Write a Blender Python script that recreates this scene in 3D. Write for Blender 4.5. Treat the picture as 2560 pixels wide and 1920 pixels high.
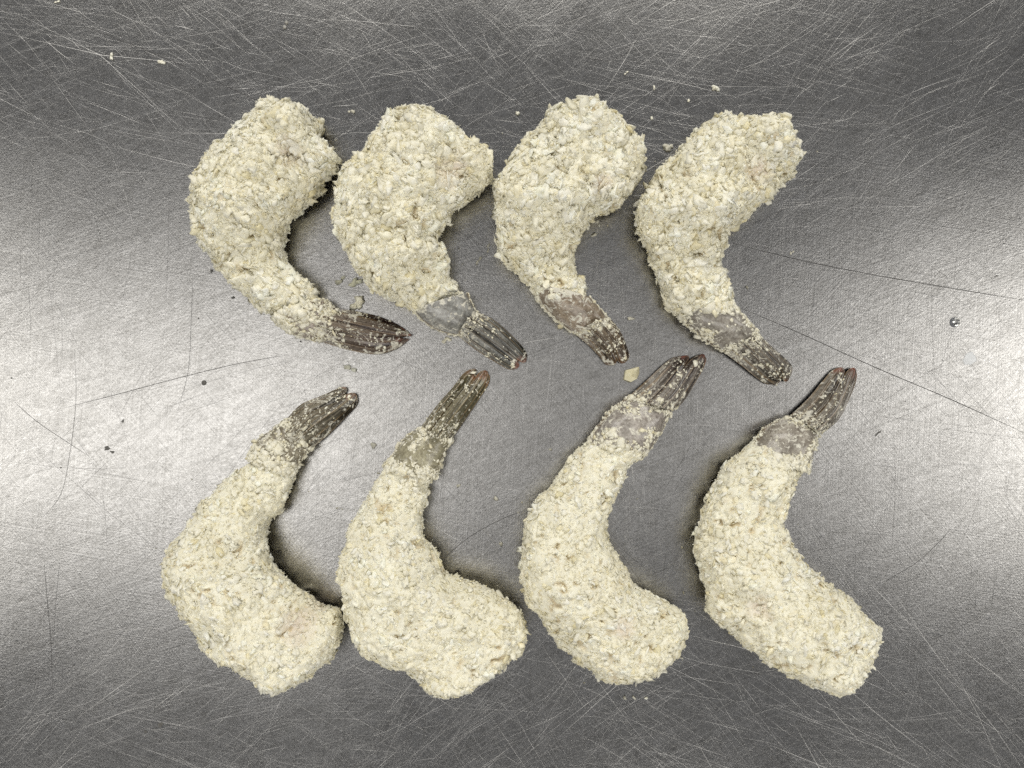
import bpy, math, random
import numpy as np
from mathutils import Vector, Matrix

for o in list(bpy.data.objects):
    bpy.data.objects.remove(o, do_unlink=True)
scene = bpy.context.scene
col = scene.collection
rng = np.random.default_rng(7)
random.seed(7)

# ------------------------------------------------------------------ camera
CAM_H = 0.30            # metres above the worktop
VIEW_W = 0.36           # width of worktop seen
cam_d = bpy.data.cameras.new("Camera")
cam = bpy.data.objects.new("Camera", cam_d)
col.objects.link(cam)
cam.location = (0, 0, CAM_H)
cam.rotation_euler = (0, 0, 0)
cam_d.sensor_width = 36.0
cam_d.lens = 36.0 * CAM_H / VIEW_W
cam_d.clip_start = 0.005
cam_d.clip_end = 50
scene.camera = cam

# ------------------------------------------------------------------ world, lamps, exposure
world = bpy.data.worlds.new("World")
scene.world = world
world.use_nodes = True
bg = world.node_tree.nodes["Background"]
bg.inputs[0].default_value = (0.96, 0.97, 1.0, 1)
bg.inputs[1].default_value = 0.142

def tube_lamp(name, loc, sx, sy, power, colour, aim=(0, 0, 0)):
    d = bpy.data.lights.new(name, 'AREA')
    d.shape = 'RECTANGLE'
    d.size, d.size_y = sx, sy
    d.energy = power
    d.color = colour
    o = bpy.data.objects.new(name, d)
    col.objects.link(o)
    o.location = loc
    o.rotation_euler = (Vector(aim) - Vector(loc)).to_track_quat('-Z', 'Y').to_euler()
    return o
# long fluorescent ceiling rows beyond the frame left, right and ahead light the food; two nearer,
# dimmer fittings are the ones mirrored in the steel
WARM = (1.0, 0.975, 0.92)
tube_lamp("ceiling_row_left", (-2.30, -0.10, 1.65), 0.9, 1.4, 13.0, WARM, (0, 0, 0))
tube_lamp("ceiling_row_right", (2.40, -0.10, 1.65), 0.9, 1.4, 13.0, WARM, (0, 0, 0))
tube_lamp("ceiling_row_ahead", (0.0, 2.75, 2.10), 4.0, 1.5, 92.0, WARM, (0, 0, 0))
tube_lamp("fill_lamp_behind", (0.0, -2.85, 2.10), 4.0, 1.4, 54.0, WARM, (0, 0, 0))  # added fill lamp on the near side, there only to soften the shading
tube_lamp("ceiling_fitting_left", (-0.60, -0.08, 1.25), 0.80, 0.46, 1.75, (1.0, 0.98, 0.95), (-0.60, -0.08, 0))
tube_lamp("ceiling_fitting_right", (0.95, -0.03, 1.25), 0.60, 0.38, 1.4, (1.0, 0.98, 0.95), (0.95, -0.03, 0))

tube_lamp("ceiling_fitting_middle", (0.20, -0.06, 1.25), 0.75, 0.35, 0.30, (1.0, 0.98, 0.95), (0.20, -0.06, 0))

vs = scene.view_settings
vs.view_transform = 'Standard'
vs.look = 'None'
vs.exposure = 0.0
vs.gamma = 1.0
vs.use_curve_mapping = False
scene.cycles.max_bounces = 8
scene.cycles.use_denoising = False
scene.cycles.caustics_reflective = False

# ------------------------------------------------------------------ helpers
def px(x, y, z=0.0):
    """photo pixel -> point in the plane at height z above the worktop"""
    k = VIEW_W / 2560.0 * (CAM_H - z) / CAM_H
    return np.stack([(np.asarray(x, float) - 1280) * k, (960 - np.asarray(y, float)) * k,
                     np.zeros_like(np.asarray(x, float)) + z], -1)

def _hash(i, j, k, seed):
    h = (i * 374761393 + j * 668265263 + k * 2147483647 + seed * 1274126177) & 0xFFFFFFFF
    h = ((h ^ (h >> 13)) * 1274126177) & 0xFFFFFFFF
    h = h ^ (h >> 16)
    return (h & 0xFFFF) / 65535.0

def vnoise(p, scale, seed=0):
    """value noise in -1..1; p (n,3) in metres, scale = size of a lump in metres"""
    q = p / scale + 1000.0
    i = np.floor(q).astype(np.int64)
    f = q - i
    f = f * f * (3 - 2 * f)
    r = 0
    for a in (0, 1):
        for b in (0, 1):
            for c in (0, 1):
                w = (f[:, 0] if a else 1 - f[:, 0]) * (f[:, 1] if b else 1 - f[:, 1]) * (f[:, 2] if c else 1 - f[:, 2])
                r = r + w * _hash(i[:, 0] + a, i[:, 1] + b, i[:, 2] + c, seed)
    return r * 2 - 1

def mesh_from(name, V, F, mat, smooth=True, colour=None, extra=None):
    """V (n,3), F (m,3) or (m,4) index array"""
    me = bpy.data.meshes.new(name)
    V = np.asarray(V, np.float32)
    F = np.asarray(F, np.int32)
    k = F.shape[1]
    me.vertices.add(len(V))
    me.vertices.foreach_set("co", V.ravel())
    me.loops.add(F.size)
    me.loops.foreach_set("vertex_index", F.ravel())
    me.polygons.add(len(F))
    me.polygons.foreach_set("loop_start", np.arange(0, F.size, k, dtype=np.int32))
    me.polygons.foreach_set("loop_total", np.full(len(F), k, np.int32))
    me.polygons.foreach_set("use_smooth", np.full(len(F), smooth, bool))
    me.update(calc_edges=True)
    if colour is not None:
        a = me.attributes.new("tint", 'FLOAT_COLOR', 'POINT')
        c = np.ones((len(V), 4), np.float32)
        c[:, :3] = colour
        a.data.foreach_set("color", c.ravel())
    for nm, arr in (extra or {}).items():
        if np.ndim(arr) == 2:
            a = me.attributes.new(nm, 'FLOAT_COLOR', 'POINT')
            c = np.ones((len(V), 4), np.float32); c[:, :3] = arr
            a.data.foreach_set("color", c.ravel())
            continue
        a = me.attributes.new(nm, 'FLOAT', 'POINT')
        a.data.foreach_set("value", np.asarray(arr, np.float32))
    me.materials.append(mat)
    return me

def link(name, me, parent=None, loc=None, kind=None):
    o = bpy.data.objects.new(name, me)
    col.objects.link(o)
    if loc is not None:
        o.location = loc
    if parent is not None:
        o.parent = parent
    if kind:
        o["kind"] = kind
    return o

def tag(o, label, cat, group=None):
    o["label"] = label
    o["category"] = cat
    if group:
        o["group"] = group

def spline(P, t, n):
    """Catmull-Rom through rows of P at n even steps of parameter t"""
    P = np.asarray(P, float)
    k = len(P)
    s = np.linspace(0, 1, n)
    x = np.interp(s, t, np.arange(k))
    i = np.clip(np.floor(x).astype(int), 0, k - 2)
    f = (x - i)[:, None]
    p0 = P[np.clip(i - 1, 0, k - 1)]; p1 = P[i]; p2 = P[i + 1]; p3 = P[np.clip(i + 2, 0, k - 1)]
    return 0.5 * (2 * p1 + (p2 - p0) * f + (2 * p0 - 5 * p1 + 4 * p2 - p3) * f ** 2 + (3 * p1 - p0 - 3 * p2 + p3) * f ** 3)

def normals_of(V, F):
    """vertex normals of a quad mesh"""
    N = np.zeros_like(V)
    n = np.cross(V[F[:, 2]] - V[F[:, 0]], V[F[:, 3]] - V[F[:, 1]])
    for c in range(4):
        np.add.at(N, F[:, c], n)
    return N / np.maximum(np.linalg.norm(N, axis=1, keepdims=True), 1e-12)

def ring_faces(n, m):
    i, j = np.meshgrid(np.arange(n - 1), np.arange(m), indexing='ij')
    j2 = (j + 1) % m
    return np.stack([i * m + j, i * m + j2, (i + 1) * m + j2, (i + 1) * m + j], -1).reshape(-1, 4)

def grid_faces(n, m):
    i, j = np.meshgrid(np.arange(n - 1), np.arange(m - 1), indexing='ij')
    return np.stack([i * m + j, i * m + j + 1, (i + 1) * m + j + 1, (i + 1) * m + j], -1).reshape(-1, 4)

# ------------------------------------------------------------------ materials
def new_mat(name):
    m = bpy.data.materials.new(name)
    m.use_nodes = True
    nt = m.node_tree
    return m, nt, nt.nodes["Principled BSDF"]

def node(nt, kind, **kw):
    n = nt.nodes.new(kind)
    for k, v in kw.items():
        if k in n.inputs.keys():
            n.inputs[k].default_value = v
        else:
            setattr(n, k, v)
    return n

def steel_material():
    m, nt, b = new_mat("brushed_worn_steel")
    L = nt.links.new
    nt.nodes.remove(b)
    b = node(nt, "ShaderNodeBsdfAnisotropic", distribution='BECKMANN')
    L(b.outputs[0], nt.nodes["Material Output"].inputs["Surface"])
    tc = node(nt, "ShaderNodeTexCoord")
    # slow variation of the finish
    big = node(nt, "ShaderNodeTexNoise", Scale=9.0, Detail=4.0)
    L(tc.outputs["Object"], big.inputs["Vector"])
    fine = node(nt, "ShaderNodeTexNoise", Scale=1300.0, Detail=2.0, Roughness=0.6)
    L(tc.outputs["Object"], fine.inputs["Vector"])
    cr = node(nt, "ShaderNodeMapRange")
    L(big.outputs["Fac"], cr.inputs["Value"])
    cr.inputs["From Min"].default_value = 0.3; cr.inputs["From Max"].default_value = 0.7
    cr.inputs["To Min"].default_value = 0.27; cr.inputs["To Max"].default_value = 0.33
    L(cr.outputs["Result"], b.inputs["Roughness"])
    mx = node(nt, "ShaderNodeMix", data_type='RGBA')
    mx.inputs[6].default_value = (0.43, 0.418, 0.392, 1)
    mx.inputs[7].default_value = (0.79, 0.775, 0.745, 1)
    L(mx.outputs[2], b.inputs["Color"])
    # fine wiry scuffs in many directions
    acc = None
    for k, (rot, sc, st) in enumerate(((0.15, 260, 22), (0.9, 240, 18), (1.65, 300, 24), (2.3, 260, 20), (2.8, 220, 16))):
        mp = node(nt, "ShaderNodeMapping")
        rt = node(nt, "ShaderNodeMapping")
        rt.inputs["Rotation"].default_value = (0, 0, rot)
        L(tc.outputs["Object"], rt.inputs["Vector"])
        mp.inputs["Scale"].default_value = (sc / st * 4, sc * 8, 1)
        mp.inputs["Location"].default_value = (k * 3.7, k * 1.3, k * 5.1)
        L(rt.outputs["Vector"], mp.inputs["Vector"])
        n = node(nt, "ShaderNodeTexNoise", Scale=1.0, Detail=2.0, Roughness=0.55)
        L(mp.outputs["Vector"], n.inputs["Vector"])
        if acc is None:
            acc = n.outputs["Fac"]
        else:
            a = node(nt, "ShaderNodeMath", operation='ADD')
            L(acc, a.inputs[0]); L(n.outputs["Fac"], a.inputs[1])
            acc = a.outputs[0]
    pol = node(nt, "ShaderNodeMapRange")
    L(acc, pol.inputs["Value"])
    pol.inputs["From Min"].default_value = 2.05; pol.inputs["From Max"].default_value = 2.95
    L(pol.outputs["Result"], mx.inputs[0])
    a = node(nt, "ShaderNodeMath", operation='ADD')
    sc_f = node(nt, "ShaderNodeMath", operation='MULTIPLY'); sc_f.inputs[1].default_value = 0.15
    L(fine.outputs["Fac"], sc_f.inputs[0])
    L(acc, a.inputs[0]); L(sc_f.outputs[0], a.inputs[1])
    bump = node(nt, "ShaderNodeBump", Strength=0.22, Distance=0.00010)
    L(a.outputs[0], bump.inputs["Height"])
    L(bump.outputs["Normal"], b.inputs["Normal"])
    return m

def scratch_material(name, c, rough):
    m, nt, b = new_mat(name)
    b.inputs["Metallic"].default_value = 1.0
    b.inputs["Base Color"].default_value = (*c, 1)
    b.inputs["Roughness"].default_value = rough
    return m

def crumb_material(name="panko_crumb", sss=0.0):
    m, nt, b = new_mat(name)
    L = nt.links.new
    at = node(nt, "ShaderNodeAttribute", attribute_name="tint")
    tc = node(nt, "ShaderNodeTexCoord")
    n1 = node(nt, "ShaderNodeTexNoise", Scale=700.0, Detail=4.0, Roughness=0.65)
    L(tc.outputs["Object"], n1.inputs["Vector"])
    ra = node(nt, "ShaderNodeValToRGB")
    ra.color_ramp.elements[0].position = 0.30; ra.color_ramp.elements[0].color = (0.93, 0.895, 0.80, 1)
    ra.color_ramp.elements[1].position = 0.58; ra.color_ramp.elements[1].color = (1, 1, 1, 1)
    L(n1.outputs["Fac"], ra.inputs["Fac"])
    mx = node(nt, "ShaderNodeMix", data_type='RGBA', blend_type='MULTIPLY')
    mx.inputs[0].default_value = 1.0
    L(at.outputs["Color"], mx.inputs[6]); L(ra.outputs["Color"], mx.inputs[7])
    L(mx.outputs[2], b.inputs["Base Color"])
    b.inputs["Roughness"].default_value = 0.75
    b.inputs["Specular IOR Level"].default_value = 0.25
    if sss:
        b.inputs["Subsurface Weight"].default_value = sss
        b.inputs["Subsurface Radius"].default_value = (1.0, 0.8, 0.45)
        b.inputs["Subsurface Scale"].default_value = 0.0012
    bump = node(nt, "ShaderNodeBump", Strength=0.25, Distance=0.0004)
    n2 = node(nt, "ShaderNodeTexNoise", Scale=1500.0, Detail=4.0, Roughness=0.7)
    L(tc.outputs["Object"], n2.inputs["Vector"])
    L(n2.outputs["Fac"], bump.inputs["Height"])
    L(bump.outputs["Normal"], b.inputs["Normal"])
    tr = node(nt, "ShaderNodeBsdfTranslucent")
    L(mx.outputs[2], tr.inputs["Color"])
    fa = node(nt, "ShaderNodeAttribute", attribute_name="thin")
    ms = node(nt, "ShaderNodeMixShader")
    L(fa.outputs["Fac"], ms.inputs["Fac"]); L(b.outputs[0], ms.inputs[1]); L(tr.outputs[0], ms.inputs[2])
    L(ms.outputs[0], nt.nodes["Material Output"].inputs["Surface"])
    return m

def shell_material():
    """thin grey-brown shell streaked along its length, smeared with flour where the attribute asks for it"""
    m, nt, b = new_mat("prawn_shell")
    L = nt.links.new
    def attr(n):
        return node(nt, "ShaderNodeAttribute", attribute_name=n).outputs["Fac"]
    at = node(nt, "ShaderNodeAttribute", attribute_name="tint")
    dk = node(nt, "ShaderNodeAttribute", attribute_name="deep")
    tc = node(nt, "ShaderNodeTexCoord")
    cv = node(nt, "ShaderNodeCombineXYZ")
    L(attr("bu"), cv.inputs[0]); L(attr("bv"), cv.inputs[1]); L(attr("bs"), cv.inputs[2])
    # streaks along the blade
    mp = node(nt, "ShaderNodeMapping"); mp.inputs["Scale"].default_value = (3.6, 1.0, 1.0)
    L(cv.outputs[0], mp.inputs["Vector"])
    st = node(nt, "ShaderNodeTexNoise", Scale=1.0, Detail=3.0, Roughness=0.5, Distortion=0.3)
    L(mp.outputs[0], st.inputs["Vector"])
    sm = node(nt, "ShaderNodeMapRange")
    L(st.outputs["Fac"], sm.inputs["Value"])
    sm.inputs["From Min"].default_value = 0.42; sm.inputs["From Max"].default_value = 0.53
    ml = node(nt, "ShaderNodeMath", operation='MULTIPLY')
    L(sm.outputs[0], ml.inputs[0]); L(attr("streak"), ml.inputs[1])
    c1 = node(nt, "ShaderNodeMix", data_type='RGBA')
    L(ml.outputs[0], c1.inputs[0]); L(at.outputs["Color"], c1.inputs[6]); L(dk.outputs["Color"], c1.inputs[7])
    # small mottling
    sp = node(nt, "ShaderNodeTexNoise", Scale=800.0, Detail=4.0, Roughness=0.7)
    L(tc.outputs["Object"], sp.inputs["Vector"])
    r1 = node(nt, "ShaderNodeValToRGB")
    r1.color_ramp.elements[0].position = 0.33; r1.color_ramp.elements[0].color = (0.55, 0.52, 0.50, 1)
    r1.color_ramp.elements[1].position = 0.62; r1.color_ramp.elements[1].color = (1.15, 1.15, 1.15, 1)
    L(sp.outputs["Fac"], r1.inputs["Fac"])
    mul = node(nt, "ShaderNodeMix", data_type='RGBA', blend_type='MULTIPLY')
    mul.inputs[0].default_value = 1.0
    L(c1.outputs[2], mul.inputs[6]); L(r1.outputs["Color"], mul.inputs[7])
    # flour and batter smears
    n = node(nt, "ShaderNodeTexNoise", Scale=420.0, Detail=6.0, Roughness=0.66, Distortion=0.9)
    L(tc.outputs["Object"], n.inputs["Vector"])
    add = node(nt, "ShaderNodeMath", operation='ADD')
    L(n.outputs["Fac"], add.inputs[0]); L(attr("flour"), add.inputs[1])
    r2 = node(nt, "ShaderNodeMapRange")
    L(add.outputs[0], r2.inputs["Value"])
    r2.inputs["From Min"].default_value = 0.635; r2.inputs["From Max"].default_value = 0.695
    mx = node(nt, "ShaderNodeMix", data_type='RGBA')
    L(r2.outputs["Result"], mx.inputs[0])
    L(mul.outputs[2], mx.inputs[6])
    mx.inputs[7].default_value = (0.70, 0.67, 0.57, 1)
    L(mx.outputs[2], b.inputs["Base Color"])
    rr = node(nt, "ShaderNodeMapRange")
    L(r2.outputs["Result"], rr.inputs["Value"])
    rr.inputs["To Min"].default_value = 0.16; rr.inputs["To Max"].default_value = 0.85
    L(rr.outputs["Result"], b.inputs["Roughness"])
    hs = node(nt, "ShaderNodeMath", operation='MULTIPLY_ADD')
    L(r2.outputs["Result"], hs.inputs[0]); hs.inputs[1].default_value = 0.8; L(st.outputs["Fac"], hs.inputs[2])
    bump = node(nt, "ShaderNodeBump", Strength=0.32, Distance=0.0004)
    L(hs.outputs[0], bump.inputs["Height"])
    L(bump.outputs["Normal"], b.inputs["Normal"])
    return m

STEEL = steel_material()
SCR_BRIGHT = scratch_material("scratch_bare_metal", (0.52, 0.51, 0.49), 0.29)
CRUMB = crumb_material("panko_crumb", 0.0)
SHELL = shell_material()

def simple_mat(name, c, rough=0.6, metallic=0.0, **kw):
    m, nt, b = new_mat(name)
    n = node(nt, "ShaderNodeTexNoise", Scale=900.0, Detail=3.0)
    tc = node(nt, "ShaderNodeTexCoord")
    nt.links.new(tc.outputs["Object"], n.inputs["Vector"])
    mx = node(nt, "ShaderNodeMix", data_type='RGBA')
    mx.inputs[6].default_value = (*[v * 0.7 for v in c], 1)
    mx.inputs[7].default_value = (*[min(1, v * 1.2) for v in c], 1)
    nt.links.new(n.outputs["Fac"], mx.inputs[0])
    nt.links.new(mx.outputs[2], b.inputs["Base Color"])
    b.inputs["Roughness"].default_value = rough
    b.inputs["Metallic"].default_value = metallic
    for k, v in kw.items():
        b.inputs[k].default_value = v
    return m
DIRT = simple_mat("black_dirt", (0.11, 0.105, 0.095), 0.7)
WATER, _nt, _b = new_mat("clear_water")
_b.inputs["Base Color"].default_value = (0.97, 0.98, 0.98, 1)
_b.inputs["Transmission Weight"].default_value = 1.0
_b.inputs["Roughness"].default_value = 0.03
_b.inputs["IOR"].default_value = 1.33

SCR_DARK = simple_mat("scratch_dirt_filled", (0.05, 0.047, 0.044), 0.6)
# ------------------------------------------------------------------ the worktop
def build_worktop():
    hx, hy, th = 0.42, 0.36, 0.0015
    n, m = 13, 11
    X, Y = np.meshgrid(np.linspace(-hx, hx, n), np.linspace(-hy, hy, m), indexing='ij')
    top = np.stack([X, Y, np.zeros_like(X)], -1).reshape(-1, 3)
    bot = top.copy(); bot[:, 2] = -th
    V = np.vstack([top, bot])
    F = grid_faces(n, m)[:, ::-1]
    F2 = grid_faces(n, m) + n * m
    rim = ([i * m for i in range(n)] + [(n - 1) * m + j for j in range(1, m)] +
           [i * m + m - 1 for i in range(n - 2, -1, -1)] + [j for j in range(m - 2, 0, -1)])
    S = [(rim[k], rim[(k + 1) % len(rim)], rim[(k + 1) % len(rim)] + n * m, rim[k] + n * m) for k in range(len(rim))]
    S = [(a, d, c, b) for a, b, c, d in S]
    Fall = np.vstack([F[:, ::-1], F2[:, ::-1], np.array(S)])
    me = mesh_from("steel_worktop", V, Fall, STEEL, smooth=False)
    import bmesh
    bm = bmesh.new(); bm.from_mesh(me)
    bmesh.ops.recalc_face_normals(bm, faces=bm.faces)
    bm.to_mesh(me); bm.free()
    o = link("steel_worktop", me, kind="structure")
    return o
worktop = build_worktop()

def ridge_mesh(paths, widths, heights, lift=0.0000015):
    """paths (n,k,2): each a hair-thin raised burr / groove edge with two sloping flanks"""
    n, k, _ = paths.shape
    d = np.gradient(paths, axis=1)
    d /= np.maximum(np.linalg.norm(d, axis=2, keepdims=True), 1e-12)
    nrm = np.stack([-d[..., 1], d[..., 0]], -1)
    t = np.linspace(0, 1, k)
    taper = np.clip(np.minimum(t, 1 - t) * 5, 0.15, 1)[None, :, None]
    hw = widths[:, None, None] * 0.5 * taper
    V = np.zeros((n, k, 3, 3))
    V[:, :, 0, :2] = paths - nrm * hw
    V[:, :, 1, :2] = paths
    V[:, :, 2, :2] = paths + nrm * hw
    V[:, :, 0, 2] = V[:, :, 2, 2] = lift
    V[:, :, 1, 2] = lift + heights[:, None] * taper[..., 0]
    base = (np.arange(n) * k * 3)[:, None, None]
    i = np.arange(k - 1)[None, :, None] * 3
    s = np.arange(2)[None, None, :]
    a = base + i + s
    F = np.stack([a + 1, a, a + 3, a + 4], -1).reshape(-1, 4)
    return V.reshape(-1, 3), F

def curved_lines(x, y, ang, length, curv, k):
    s = np.linspace(-0.5, 0.5, k)[None, :] * length[:, None]
    th = ang[:, None] + curv[:, None] * s
    ds = (length / (k - 1))[:, None]
    dx = np.cumsum(np.cos(th) * ds, axis=1); dy = np.cumsum(np.sin(th) * ds, axis=1)
    dx -= dx.mean(1, keepdims=True); dy -= dy.mean(1, keepdims=True)
    return np.stack([x[:, None] + dx, y[:, None] + dy], -1)

def build_scratches():
    HX, HY = 0.25, 0.20
    # swaths from a scouring pad: bundles of nearly parallel hair scratches
    xs, ys, an, ln, cu = [], [], [], [], []
    for _ in range(1600):
        cx, cy = rng.uniform(-HX, HX), rng.uniform(-HY, HY)
        a = rng.uniform(0, math.pi)
        c = rng.normal(0, 3.5)
        q = int(rng.integers(8, 46))
        w = rng.uniform(0.003, 0.026)
        l0 = rng.uniform(0.006, 0.065)
        off = rng.normal(0, w, q); al = rng.normal(0, l0 * 0.35, q)
        xs += list(cx - math.sin(a) * off + math.cos(a) * al)
        ys += list(cy + math.cos(a) * off + math.sin(a) * al)
        an += list(a + rng.normal(0, 0.05, q)); ln += list(l0 * rng.uniform(0.4, 1.3, q)); cu += [c] * q
    n2 = 24000
    xs += list(rng.uniform(-HX, HX, n2)); ys += list(rng.uniform(-HY, HY, n2))
    an += list(rng.uniform(0, math.pi, n2)); ln += list(np.exp(rng.normal(math.log(0.009), 0.7, n2))); cu += list(rng.normal(0, 8, n2))
    xs, ys, an, ln, cu = map(np.array, (xs, ys, an, ln, cu))
    n = len(xs)
    P = curved_lines(xs, ys, an, np.clip(ln, 0.003, 0.11), cu, 3)
    W = np.exp(rng.normal(math.log(0.000029), 0.45, n)).clip(0.000014, 0.00009)
    Hh = W * 0.5 * np.tan(np.radians(np.abs(rng.normal(0, 8.5, n)) + 1.5))
    V, F = ridge_mesh(P, W, Hh)
    link("fine_scratches", mesh_from("fine_scratches", V, F, SCR_BRIGHT, smooth=False), worktop, kind="stuff")
    # dirt-filled thin cuts
    n = 900
    P = curved_lines(rng.uniform(-HX, HX, n), rng.uniform(-HY, HY, n), rng.uniform(0, math.pi, n),
                     np.exp(rng.normal(math.log(0.022), 0.7, n)).clip(0.006, 0.13), rng.normal(0, 3, n), 6)
    W = rng.uniform(0.00003, 0.00008, n)
    V, F = ridge_mesh(P, W, np.full(n, 0.000004), 0.00001)
    link("dark_hair_scratches", mesh_from("dark_hair_scratches", V, F, SCR_DARK, smooth=False), worktop, kind="stuff")
    # the long scores one can pick out
    longs = [([(1800, 600), (2000, 650), (2200, 690), (2400, 724), (2600, 757)], 0.00034),
             ([(1840, 765), (2000, 833), (2180, 915), (2380, 1000), (2600, 1100)], 0.00036),
             ([(1100, 1405), (1170, 1345), (1250, 1300), (1310, 1277)], 0.00026),
             ([(145, 1024), (300, 984), (450, 944), (600, 908), (740, 884)], 0.00028),
             ([(25, 995), (90, 1052), (160, 1100), (230, 1145)], 0.00022),
             ([(140, 40), (300, 100), (470, 170), (640, 250), (840, 330)], 0.00024),
             ([(110, 1400), (118, 1500), (127, 1600), (132, 1740)], 0.00024),
             ([(150, 1400), (140, 1500), (133, 1620)], 0.00016),
             ([(440, 1040), (470, 930), (478, 800), (482, 690)], 0.00016),
             ([(100, 1300), (150, 1240), (172, 1150), (190, 1000), (185, 860)], 0.00018),
             ([(1000, 1670), (1140, 1690), (1330, 1742)], 0.00018),
             ([(2380, 1320), (2300, 1400), (2200, 1460)], 0.0002)]
    for pts, w in longs:
        p = np.array(pts, float)
        t = np.linspace(0, 1, len(p))
        q = px(*spline(p, t, 24).T)[:, :2]
        V, F = ridge_mesh(q[None], np.array([w * 0.75]), np.array([0.000004]), 0.000014)
        link("scratch", mesh_from("scratch", V, F, SCR_DARK, smooth=False), worktop)
build_scratches()

# ------------------------------------------------------------------ crumb shapes
def icosphere(sub):
    t = (1 + 5 ** 0.5) / 2
    V = [(-1, t, 0), (1, t, 0), (-1, -t, 0), (1, -t, 0), (0, -1, t), (0, 1, t), (0, -1, -t), (0, 1, -t),
         (t, 0, -1), (t, 0, 1), (-t, 0, -1), (-t, 0, 1)]
    F = [(0, 11, 5), (0, 5, 1), (0, 1, 7), (0, 7, 10), (0, 10, 11), (1, 5, 9), (5, 11, 4), (11, 10, 2), (10, 7, 6), (7, 1, 8),
         (3, 9, 4), (3, 4, 2), (3, 2, 6), (3, 6, 8), (3, 8, 9), (4, 9, 5), (2, 4, 11), (6, 2, 10), (8, 6, 7), (9, 8, 1)]
    V = [np.array(v, float) / np.linalg.norm(v) for v in V]
    for _ in range(sub):
        mid = {}
        def m(a, b):
            k = (min(a, b), max(a, b))
            if k not in mid:
                p = V[a] + V[b]; V.append(p / np.linalg.norm(p)); mid[k] = len(V) - 1
            return mid[k]
        F = [f for a, b, c in F for f in ((a, m(a, b), m(c, a)), (b, m(b, c), m(a, b)), (c, m(c, a), m(b, c)), (m(a, b), m(b, c), m(c, a)))]
    return np.array(V), np.array(F, int)
ICO0, ICO0F = icosphere(0)
ICO1, ICO1F = icosphere(1)
def crumb_variants(base, n, jit, seed):
    r = np.random.default_rng(seed)
    out = []
    for k in range(n):
        v = base * (1 + r.normal(0, jit, (len(base), 1))).clip(0.45, 1.7)
        v += vnoise(base + k * 7.3, 0.8, k + seed) [:, None] * base * 0.35
        # flatten one side so that it reads as a torn shard
        v[:, 2] = np.where(v[:, 2] < 0, v[:, 2] * r.uniform(0.3, 0.8), v[:, 2])
        out.append(v)
    return np.array(out)
VAR0 = crumb_variants(ICO0, 40, 0.34, 11)
VAR1 = crumb_variants(ICO1, 60, 0.28, 12)

def crumb_cloud(P, N, size, elong, thick, lift, variants, faces, r, tilt=0.5):
    """many crumbs at points P with normals N; returns V, F and per-vertex crumb index"""
    n = len(P)
    a = r.normal(size=(n, 3))
    z = N + r.normal(0, tilt, (n, 3)); z /= np.linalg.norm(z, axis=1, keepdims=True)
    x = a - z * (a * z).sum(1, keepdims=True); x /= np.linalg.norm(x, axis=1, keepdims=True)
    y = np.cross(z, x)
    v = variants[r.integers(0, len(variants), n)]
    sx = size * elong; sy = size; sz = size * thick
    V = (P + N * (lift * size)[:, None])[:, None, :] + v[:, :, 0:1] * (x * sx[:, None])[:, None] + \
        v[:, :, 1:2] * (y * sy[:, None])[:, None] + v[:, :, 2:3] * (z * sz[:, None])[:, None]
    k = v.shape[1]
    F = (faces[None] + (np.arange(n) * k)[:, None, None]).reshape(-1, 3)
    return V.reshape(-1, 3), F, np.repeat(np.arange(n), k)

CREAM = np.array((0.92, 0.89, 0.735)); WHITE = np.array((0.94, 0.918, 0.80)); YELLOW = np.array((0.87, 0.80, 0.55)); PINK = np.array((0.74, 0.64, 0.54)); TAN = np.array((0.66, 0.55, 0.36))
def crumb_tints(n, r, yellow=0.16):
    w = r.random((n, 1)) ** 1.2
    c = CREAM * (1 - w) + WHITE * w
    yl = (r.random((n, 1)) < yellow) * r.uniform(0.3, 0.9, (n, 1))
    c = c * (1 - yl) + YELLOW * yl
    return c * r.uniform(0.90, 1.04, (n, 1))

def sample_surface(V, F, n, r, weight=None):
    T = np.vstack([F[:, [0, 1, 2]], F[:, [0, 2, 3]]])
    e = np.cross(V[T[:, 1]] - V[T[:, 0]], V[T[:, 2]] - V[T[:, 0]])
    A = np.linalg.norm(e, axis=1)
    if weight is not None:
        A = A * weight[T].mean(1)
    i = r.choice(len(T), n, p=A / A.sum())
    u = r.random((n, 2)); s = u.sum(1) > 1; u[s] = 1 - u[s]
    P = V[T[i, 0]] + (V[T[i, 1]] - V[T[i, 0]]) * u[:, :1] + (V[T[i, 2]] - V[T[i, 0]]) * u[:, 1:]
    return P, T[i], u

# shared meshes for the single flakes that stand out
def flake_meshes():
    out = []
    r = np.random.default_rng(77)
    for k in range(14):
        v = VAR1[k] * np.array((1.0, r.uniform(0.35, 0.75), r.uniform(0.16, 0.30)))
        c = np.repeat(crumb_tints(1, r, 0.3), len(v), 0)
        out.append(mesh_from("crumb_flake", v * 0.001, ICO1F, CRUMB, True, c))
    return out
FLAKES = flake_meshes()

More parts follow.
